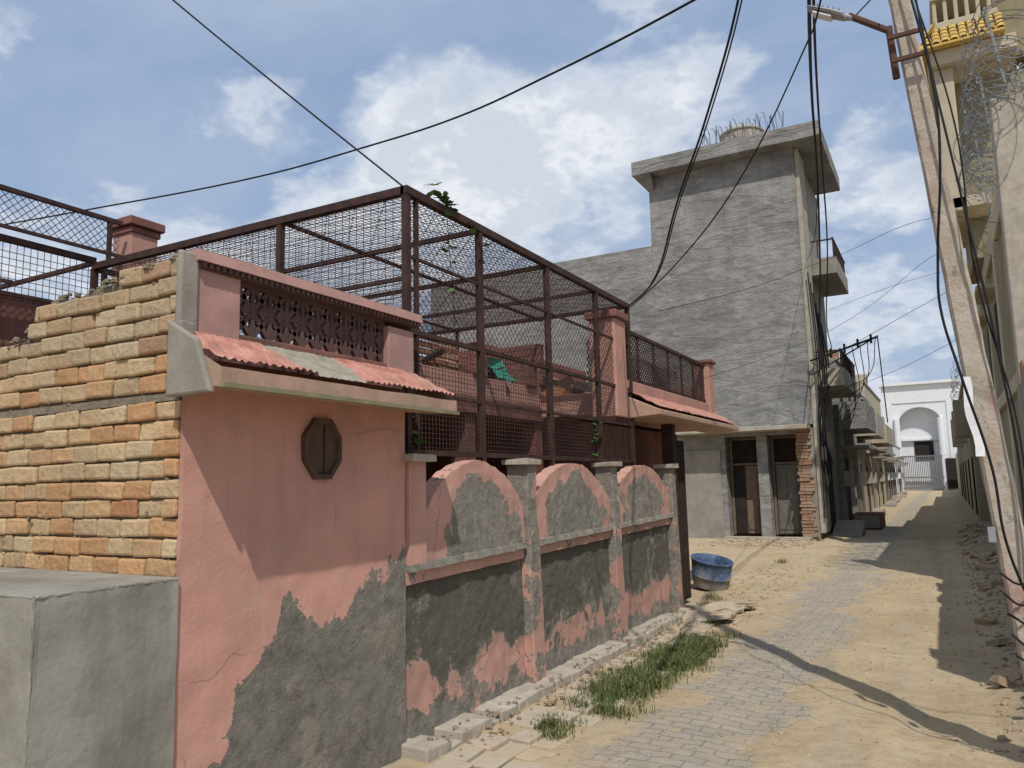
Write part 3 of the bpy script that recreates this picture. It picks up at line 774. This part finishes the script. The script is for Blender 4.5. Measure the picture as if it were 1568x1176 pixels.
b.box(.50,.85,18,18.35,7.15,10.3,M_cream); b.box(.9,9,18.9,21.5,6.3,10.3,M_olive); b.box(.40,2.0,17.8,21.6,10.3,10.62,M_cream)
b.box(.50,1.75,18.0,21.5,11.2,11.35,M_cream)
b.box(.55,1.75,18.05,21.4,11.9,12.02,M_cream); 
for k in range(6): b.box(.58+k*.2,.66+k*.2,18.1,18.18,11.35,11.9,M_cream)
for k in range(11): b.box(.58,.66,18.4+k*.28,18.5+k*.28,11.35,11.9,M_cream)
b.box(.9,9,18.9,21.4,10.62,13.5,M_olive)
b.box(.6,1.7,18.1,21.4,10.62,11.2,M_olive)
b.box(.45,1.3,18.0,21.4,7.2,7.45,M_cream)
b.obj('upper_storey',tb,bevel=.02)
b=MB()
for i in range(9):
    for j in range(4):
        x=.34+i*.165; y=17.62+j*.1; z=10.68+j*.13
        n=6; vs=[]
        for e,(yy,zz,s_) in enumerate(((y-.02,z,1),(y+.13,z+.17,.85))):
            for q in range(n+1):
                a=pi*q/n; vs.append((x+.08-.075*s_*cos(a),yy,zz+.05*s_*sin(a)))
        b.add(vs,[(q,q+1,n+2+q,n+1+q) for q in range(n)],M_yel)
for i in range(20):
    for j in range(4):
        y=17.7+i*.19; x=.22+j*.09; z=10.68+j*.13
        n=6; vs=[]
        for e,(xx,zz,s_) in enumerate(((x,z,1),(x+.12,z+.17,.85))):
            for q in range(n+1):
                a=pi*q/n; vs.append((xx,y+.09-.085*s_*cos(a),zz+.05*s_*sin(a)))
        b.add(vs,[(q,q+1,n+2+q,n+1+q) for q in range(n)],M_yel)
b.hexa([(.2,17.6,10.63),(1.8,17.6,10.63),(1.8,18.1,10.63),(.2,21.6,10.63),(.2,17.6,10.66),(1.8,17.6,10.66),(1.8,18.1,11.2),(.6,18.1,11.2)],M_yel)
b.obj('roof_tiles',tb)
rz=empty('razor_wire_coil')
def coil(y0,y1,x,z,r,turns,zr=0,w=.014):
    b=MB(); pts=[]; n=turns*22; ph0=U(0,6)
    for i in range(n+1):
        t=i/n; a=2*pi*t*turns+ph0; rr=r*(1+.14*sin(t*31+ph0)+.08*sin(t*77))
        pts.append((x+rr*cos(a)+.07*sin(t*23),lerp(y0,y1,t)+.14*sin(a*1.5),z+zr*t+rr*sin(a)))
    b.path(pts,w,M_steel,3)
    for i in range(0,n,3):
        p=Vector(pts[i]); b.rbox(p.x,p.y,p.z,.055,.008,.022,(U(0,3),U(0,3),U(0,3)),M_steel)
    b.obj('coil',rz)
coil(11.4,21,1.22,7.8,.46,34); coil(11.4,20,1.15,7.6,.34,24)
coil(12.0,17,1.12,7.3,.3,14); coil(30,45,.9,5.4,.3,22)
b=MB(); 
for y in (12.4,14.5,17,20): b.bar((1.2,y,7.2 if y<14 else 6.3),(1.05,y,8.4),.035,M_steel)
b.obj('stanchions',rz)
# ---------------------------------------------------------------- pole with lamp
pl=empty('street_lamp_pole'); 
def f_pole(n):
    c=n.ramp(n.noise(5,8,.7),[(.3,(.38,.31,.24)),(.5,(.47,.41,.33)),(.75,(.55,.50,.43))])
    c=n.mix(n.ramp(n.noise(3,6,.7,vec=n.map((1,1,.5),loc=(5,5,5))),[(.52,0),(.63,.6)]),c,(.42,.25,.19))
    c=n.mix(n.ramp(n.noise(11,6,.8,vec=n.map((1,1,.6))),[(.36,.7),(.44,0)]),c,(.18,.14,.11))
    return c,n.bump(n.noise(22,7,.75),.9,.015)
M_pole=mat('old_concrete_pole',f_pole,.95)
b=MB()
def px(z): return .44-.0885*z
nn=60
vs=[]; fs=[]
for i in range(nn+1):
    z=-.3+i*(8.0/nn); w=lerp(.115,.065,i/nn); d=lerp(.10,.07,i/nn)
    for k,(sx,sy) in enumerate(((-1,-.8),(-.8,-1),(.8,-1),(1,-.8),(1,.8),(.8,1),(-.8,1),(-1,.8))):
        q=.008*noise.noise(Vector((z*5,(k//2)*7,0)))+.006*noise.noise(Vector((z*14,k*7,0))); vs.append((px(z)+sx*(w*.75+q),5.7+.015*z+sy*(d+q),z))
for i in range(nn):
    for k in range(8): fs.append((i*8+k,i*8+(k+1)%8,(i+1)*8+(k+1)%8,(i+1)*8+k))
fs.append(tuple(nn*8+k for k in range(8)))
b.add(vs,fs,M_pole); b.obj('concrete_post',pl)
b=MB()
M_arm=simple('rusty_arm',(.10,.055,.042),.3,10)
b.bar((px(4.75)-.085,5.66,4.45),(px(4.75)-.105,5.66,4.83),.05,M_arm,8); b.bar((px(4.75)-.10,5.66,4.80),(-.33,5.66,5.0),.045,M_arm,8)
b.bar((px(4.7)-.12,5.6,4.72),(px(4.7)+.10,5.6,4.72),.025,M_arm,4); b.bar((px(4.55)-.12,5.6,4.55),(px(4.55)+.10,5.6,4.55),.025,M_arm,4)
b.obj('lamp_arm',pl)
b=MB()
def sect(t): return Vector((lerp(-.31,-.60,t),5.66,lerp(4.975,5.145,t)))
wd=[(0,.022,.022),(.12,.03,.028),(.2,.05,.035),(.45,.06,.032),(.9,.055,.02),(1,.035,.012)]
vs=[];fs=[]
for t,w,h in wd:
    c=sect(t)
    for i in range(10):
        a=2*pi*i/10; vs.append((c.x+.4*h*sin(a)*-.5,c.y+w*cos(a),c.z+h*sin(a)))
for k in range(len(wd)-1):
    for i in range(10): fs.append((k*10+i,k*10+(i+1)%10,(k+1)*10+(i+1)%10,(k+1)*10+i))
fs+=[tuple(range(10)),tuple(range(50,60))]
b.add(vs,fs,M_lampm)
for k in range(5):
    c=sect(.25+.12*k); b.rbox(c.x-.01,c.y,c.z+.035,.008,.07,.02,(0,.5,0),M_lampm)
c=sect(.62); b.rbox(c.x-.012,c.y,c.z-.027,.14,.085,.012,(0,.55,0),M_glass)
b.obj('lamp_head',pl)
tube('lamp_wire',[(-.28,5.66,4.99),(-.15,5.68,5.12),(-.05,5.7,5.3),(px(5.6),5.64,5.6)],.005,M_black,pl)
b=MB()
n=8
for q in range(n): 
    za,zb=lerp(1.85,2.35,q/n),lerp(1.85,2.35,(q+1)/n); e=lambda z:.01*sin(z*17)
    b.add([(px(za)-.10+e(za),5.572,za),(px(za)-.05+e(za),5.58+e(za),za),(px(zb)-.05+e(zb),5.58+e(zb),zb),(px(zb)-.10+e(zb),5.572,zb)],[(0,1,2,3)],M_white)
b.box(px(1.35)-.12,px(1.35)-.08,5.56,5.6,1.33,1.42,M_lampm)
b.obj('torn_poster',pl)
# ---------------------------------------------------------------- cables
pc=empty('overhead_power_cables')
T=lambda pts,r:tube('cable',pts,r,M_black,pc)
T([(-6.6,2.2,7.4),(-4.85,3.54,5.47),(-4.08,3.98,4.69),(-3.33,4.4,3.95)],.007)
T([(2.5,3.4,5.5),(-.0,4.4,4.96),(-1.23,4.85,4.96),(-2.59,5.41,5.09),(-3.69,5.71,5.14),(-4.93,5.79,5.16),(-6.27,5.74,5.15),(-8.55,5.18,5.04),(-9.84,4.91,5.02)],.009)
T([(-.55,4.3,5.9),(-.92,4.92,4.99),(-1.35,5.54,4.45),(-1.79,6.25,4.16),(-2.50,7.60,3.82),(-3.11,8.44,3.77)],.009)
T([(-.50,4.33,5.9),(-.90,4.94,4.99),(-1.33,5.56,4.46),(-1.78,6.27,4.15),(-2.48,7.60,3.83),(-3.11,8.44,3.77)],.006)
T([(-.1,4.3,5.5),(-.42,4.98,4.85),(-.71,5.96,4.94),(-1.42,6.85,4.40),(-2.24,7.68,4.01),(-3.08,8.48,3.78)],.007)
T([(-.3,3.5,5.2),(-.61,5.97,5.50),(-.97,8.95,6.03),(-1.19,10.94,6.03),(-1.69,14.90,5.70),(-2.24,18.87,4.89),(-2.34,20.37,4.47),(-3.0,22.7,4.9)],.015)
T([(-.27,3.5,5.25),(-.58,6.0,5.52),(-.91,8.95,6.0),(-1.12,10.94,6.0),(-1.55,14.90,5.9),(-2.1,18.87,5.2),(-2.3,21,4.9),(-2.9,22.8,5.1)],.012)
T([(-.25,3.6,5.4),(-.62,6.1,5.7),(-.98,9.0,6.2),(-1.2,11,6.4),(-1.7,15,6.6),(-2.4,19.5,7.2),(-2.95,22.9,7.9)],.008)
T([(1.2,14,5.6),(.22,14,5.9),(-1.22,13.95,5.52),(-2.14,10.79,4.38),(-2.76,8.57,3.71)],.004)
T([(1.1,16,5.6),(.24,14,5.32),(-.88,13.97,4.55),(-2.13,11.81,3.55),(-2.98,10.59,3.10)],.0035)
T([(1.1,24,7.0),(-.2,23,6.2),(-2.2,22.9,5.2)],.007)
T([(1.1,24,7.4),(-.6,23,6.9),(-2.5,23,6.4)],.005)
T([(1.0,20,5.0),(-1,20,4.1),(-3.5,22.6,3.9)],.005)
T([(px(5.4)+.02,5.58,5.5),(.05,5.2,4.81),(.14,5.2,4.04),(.13,5.2,3.62),(.07,5.3,3.04),(.06,5.3,2.76),(.13,5.3,2.35),(.25,5.39,1.76),(.28,5.39,1.35),(.4,5.5,.9)],.008)
T([(px(5.4)+.05,5.58,5.9),(px(4.5)+.09,5.58,4.5),(px(3.5)+.11,5.56,3.5),(px(2.5)+.13,5.56,2.5),(px(1.7)+.11,5.56,1.7),(px(1.2)+.05,5.56,1.2)],.008)
T([(px(5)+.08,5.6,5.0),(px(4)+.16,5.6,4.0),(px(3)+.10,5.58,3.0),(px(2)+.15,5.56,2.0),(px(1)+.05,5.56,1.0)],.006)
for k in range(5):
    z=1.15-.12*k; T([(px(z)-.1,5.57,z),(px(z)+U(-.02,.05),5.52,z-.06),(px(z)+.12,5.57,z+U(-.05,.08))],.007)
# ---------------------------------------------------------------- drum
b=MB(); n=36; dx,dy=-3.36,12.35; vs=[];fs=[]
prof=[(.265,.03),(.28,.1),(.29,.18),(.30,.185),(.30,.20),(.292,.21),(.305,.34),(.315,.42),(.325,.425),(.325,.445),(.30,.445),(.29,.36),(.25,.1),(.0,.09)]
for r,z in prof:
    for i in range(n):
        a=2*pi*i/n; q=1+.03*noise.noise(Vector((cos(a)*1.5,sin(a)*1.5,z*2)))
        vs.append((dx+cos(a)*r*q+z*.12,dy+sin(a)*r*q-z*.06,z-.20*r*cos(a)+.10*r*sin(a)+.05))
for k in range(len(prof)-1):
    for i in range(n): fs.append((k*n+i,k*n+(i+1)%n,(k+1)*n+(i+1)%n,(k+1)*n+i))
b.add(vs,fs,M_drum); b.obj('blue_drum',smooth=True)
# ---------------------------------------------------------------- rubble, stones, slabs
b=MB()
for k in range(1500):
    y=2+ (R()**1.3)*26; x=U(.30,1.0)-.2*R()
    r=U(.008,.034)*(1.6 if R()<.08 else 1)
    c=random.choice([(.36,.28,.18),(.40,.32,.21),(.35,.24,.15),(.34,.28,.2),(.38,.30,.2)])
    if R()<.05: b.rbox(x,y,gh(x,y)+.02,.2,.1,.06,(U(-.5,.5),U(-.5,.5),U(0,3)),M_brick,c,j=.15)
    else: b.rock(x,y,gh(x,y)+r*.2,r,M_brick,c)
b.obj('rubble_heap')
b=MB()
for k in range(2200):
    y=4+(R()**1.5)*22; x=U(-2.9,.4); r=U(.004,.013)*(1+y*.04)
    c=random.choice([(.43,.35,.24),(.47,.4,.3),(.34,.27,.19)]); b.rock(x,y,gh(x,y)+r*.2,r,M_brick,c)
for k in range(220):
    y=U(9.5,16); x=U(-3.3,-2.2); r=U(.012,.04); b.rock(x,y,gh(x,y)+r*.2,r,M_brick,(.40,.33,.23))
for k in range(300):
    y=U(4.3,9.8); x=-2.95+U(-.13,.15); b.rock(x,y,(.09 if x<-2.97 else gh(x,y)+.01)+U(0,.02),U(.01,.03),M_brick,(.29,.22,.155))
for k in range(200):
    y=U(20,22.6); x=U(-5.8,-3.1); r=U(.02,.07); b.rock(x,y,gh(x,y)+r*.2,r,M_brick,(.40,.32,.22))
b.obj('gravel')
M_slab=simple('dusty_paving_slab',(.43,.37,.285),.18,5,.5,.006,dirt=(.46,.37,.25),da=.9)
b=MB(); y=4.0
while y<10.2:
    x=-2.93
    while x<-2.5:
        w=U(.16,.24); l=U(.2,.28)
        if R()<.85: b.rbox(x+w/2,y+l/2,gh(x,y)-.006+U(-.006,.008),w-.006,l-.01,.04,(U(-.025,.025),U(-.025,.025),U(-.06,.06)),M_slab,j=.05)
        x+=w
    y+=.26
for k in range(12): b.rbox(U(-3.1,-2.5),U(9.6,10.8),.03+U(0,.04),U(.2,.45),U(.2,.35),.05,(U(-.2,.2),U(-.2,.2),U(0,3)),M_slab,j=.15)
b.obj('broken_paving_slabs',bevel=.006)
# ---------------------------------------------------------------- grass & vines
M_leaf=mat('green_leaf',lambda n:n.attr(),.65)
def blades(mb,x,y,h,n,sp):
    for k in range(n):
        bx,by=x+random.gauss(0,sp),y+random.gauss(0,sp); z0=gh(bx,by); a=U(0,6.28); L=h*U(.4,1.1); le=U(.2,1.0)*L; w=U(.002,.004)
        dx_,dy_=cos(a),sin(a); px_,py_=-dy_*w,dx_*w
        v=U(.6,1.3); c=(.085*v,.12*v,.035*v) if R()<.76 else (.24*v,.20*v,.10*v)
        mb.add([(bx-px_,by-py_,z0),(bx+px_,by+py_,z0),(bx+dx_*le*.4+px_*.8,by+dy_*le*.4+py_*.8,z0+L*.6),(bx+dx_*le*.4-px_*.8,by+dy_*le*.4-py_*.8,z0+L*.6),(bx+dx_*le,by+dy_*le,z0+L*.85)],[(0,1,2,3),(3,2,4)],M_leaf,c)
b=MB()
for k in range(560):
    y=U(5.6,8.6); 
    x=-2.44+.12*noise.noise(Vector((y*2,0,0)))+random.gauss(0,.12)
    if noise.noise(Vector((x*4,y*3,1)))<-.32: continue
    if y<6.2 and R()<.4: continue
    blades(b,x,y,.11,24,.05)
for k in range(35): blades(b,U(-2.7,-2.45),U(4.95,5.35),.07,18,.04)
for (x,y) in ((-2.3,8.9),(-3.0,11.3),(-2.9,10.6),(-3.15,22.5),(-2.6,9.4),(-3.0,16.5)): 
    for k in range(5): blades(b,x+U(-.12,.12),y+U(-.12,.12),.11,20,.05)
for k in range(26): blades(b,U(.45,.95),U(6.6,8.2),.14,14,.05)
b.obj('grass')
b=MB()
def leaf(p,s,c):
    a=U(0,6.28); t=U(-.6,.8); M=Euler((t,U(-.5,.5),a)).to_matrix(); v=[]
    for q in ((0,0),(.45,.25),(.5,.7),(0,1.1),(-.5,.7),(-.45,.25)):
        w=M@Vector((q[0]*s,q[1]*s,.08*s*sin(q[0]*4))); v.append(Vector(p)+w)
    b.add(v,[(0,1,2,3),(0,3,4,5)],M_leaf,c)
def vine(pts,n,s):
    b.path(pts,.006,M_leaf)
    for k in range(n):
        i=int(R()*(len(pts)-1)); t=R(); p=Vector(pts[i]).lerp(Vector(pts[i+1]),t); v=U(.7,1.5)
        leaf(p+Vector((U(-.03,.03),U(-.03,.03),U(-.03,.03))),s*U(.6,1.2),(.07*v,.14*v,.035*v))
vine([(CX,4.75,3.97),(CX+.02,4.85,4.0),(CX+.02,5.0,3.95),(CX+.03,5.35,3.85),(CX+.03,5.45,3.6)],30,.055)
for k in range(12): leaf((CX+.02,4.78+U(-.07,.07),4.0+U(-.02,.10)),.09,(.15,.27,.07))
vine([(CX+.02,4.9,3.98),(CX+.03,4.92,3.6),(CX+.03,4.96,3.3),(CX+.02,5.0,3.0)],20,.055)
vine([(CX+.03,7.75,2.0),(CX+.04,7.72,2.25),(CX+.03,7.8,2.45)],22,.06)
vine([(CX,4.45,2.0),(CX,4.42,2.2),(CX,4.40,2.35)],16,.07)
b.obj('climbing_vine')
b=MB()
for k in range(90):
    p=(U(.45,.95),U(6.2,7.6),U(.08,.4)); leaf(p,U(.04,.09),(.06*U(.6,1.4),.12*U(.6,1.4),.02))
b.obj('roadside_weed')
# ---------------------------------------------------------------- world
w=bpy.data.worlds.new('World'); scene.world=w; w.use_nodes=True; nt=w.node_tree; nt.nodes.clear(); n=N(nt)
sky=n.new('ShaderNodeTexSky'); sky.sky_type='NISHITA'; sky.sun_disc=False
EL=54; sky.sun_elevation=radians(EL); sky.sun_rotation=atan2(.55,-.835); sky.dust_density=2.5; sky.air_density=1.0; sky.ozone_density=1.5
tc=n.new('ShaderNodeTexCoord'); D=tc.outputs['Generated']
s=n.sep(D)
zc=n.m('MAXIMUM',s[2],.02); zz=n.m('ADD',zc,.30)
P2=n.comb(n.m('DIVIDE',s[0],zz),n.m('DIVIDE',s[1],zz),0)
c1=n.noise(2.3,13,.55,vec=n.map(loc=(3.1,4.7,0.4),vec=P2),dist=.1)
c2=n.noise(7,8,.6,vec=n.map(loc=(7,2,0),vec=P2))
c3=n.noise(1.3,9,.6,vec=n.map((1,1.6,1),rot=(0,0,.6),loc=(1,9,0),vec=P2),dist=.4)
cl=n.m('ADD',n.m('MULTIPLY',c1,.86),n.m('MULTIPLY',c2,.14))
def blob(d,r,k):
    vn=n.new('ShaderNodeVectorMath'); vn.operation='DISTANCE'; n.L(D,vn.inputs[0]); vn.inputs[1].default_value=Vector(d).normalized()
    return n.m('MULTIPLY',n.ramp(n.m('DIVIDE',vn.outputs['Value'],r),[(0,1),(1,0)],'EASE'),k)
for d,r,k in (((-.127,.865,.485),.30,-.09),((-.54,.68,.50),.20,.07),((-.73,.59,.34),.18,.09),((-.31,.84,.42),.14,.10),((-.50,.80,.32),.17,.07),((-.36,.76,.54),.13,-.07),((-.82,.50,.42),.16,-.05),((-.02,.94,.33),.12,.09),((-.62,.66,.42),.09,-.04)):
    cl=n.m('ADD',cl,blob(d,r,k))
mask=n.ramp(cl,[(.475,0),(.54,.55),(.63,1)],'EASE')
thin=n.m('MULTIPLY',n.ramp(c3,[(.32,0),(.64,1)]),.80)
shade=n.ramp(n.m('ADD',cl,n.m('MULTIPLY',n.m('SUBTRACT',c2,.5),.7)),[(.46,(5.4,6.1,7.2)),(.57,(7.9,8.2,8.7)),(.66,(6.0,6.5,7.3))])
skyc=n.mix(.62,sky.outputs[0],(2.1,3.55,6.3))
haze=n.ramp(s[2],[(0,.75),(.25,.35),(.6,0)])
skyc=n.mix(haze,skyc,(4.7,5.6,7.0))
skyc=n.mix(thin,skyc,(4.2,5.0,6.4))
fin=n.mix(mask,skyc,shade)
bg=n.new('ShaderNodeBackground'); n.L(fin,bg.inputs[0]); bg.inputs[1].default_value=.105
wo=n.new('ShaderNodeOutputWorld'); nt.links.new(bg.outputs[0],wo.inputs[0])
# sun
sl=bpy.data.lights.new('sun','SUN'); sl.energy=3.35; sl.angle=radians(.6); sl.color=(1,.955,.89)
so=bpy.data.objects.new('sun',sl); col.objects.link(so)
ce=cos(radians(EL)); so.rotation_euler=Vector((-.55*ce,.835*ce,-sin(radians(EL)))).to_track_quat('-Z','Y').to_euler(); so.location=(10,-10,20)
# camera
cd=bpy.data.cameras.new('camera'); co=bpy.data.objects.new('camera',cd); col.objects.link(co)
cd.sensor_width=36; cd.lens=36*1178/1568; cd.clip_end=2000; cd.clip_start=.05
yaw,pit,rol=radians(29.03),radians(7.35),radians(1.3)
fw=Vector((-sin(yaw)*cos(pit),cos(yaw)*cos(pit),sin(pit))); r0=Vector((cos(yaw),sin(yaw),0)); u0=r0.cross(fw)
r=r0*cos(rol)-u0*sin(rol); u=u0*cos(rol)+r0*sin(rol)
M=Matrix((r,u,-fw)).transposed().to_4x4(); M.translation=(0,0,1.75); co.matrix_world=M
scene.camera=co
scene.view_settings.view_transform='Standard'; scene.view_settings.look='None'; scene.view_settings.exposure=0
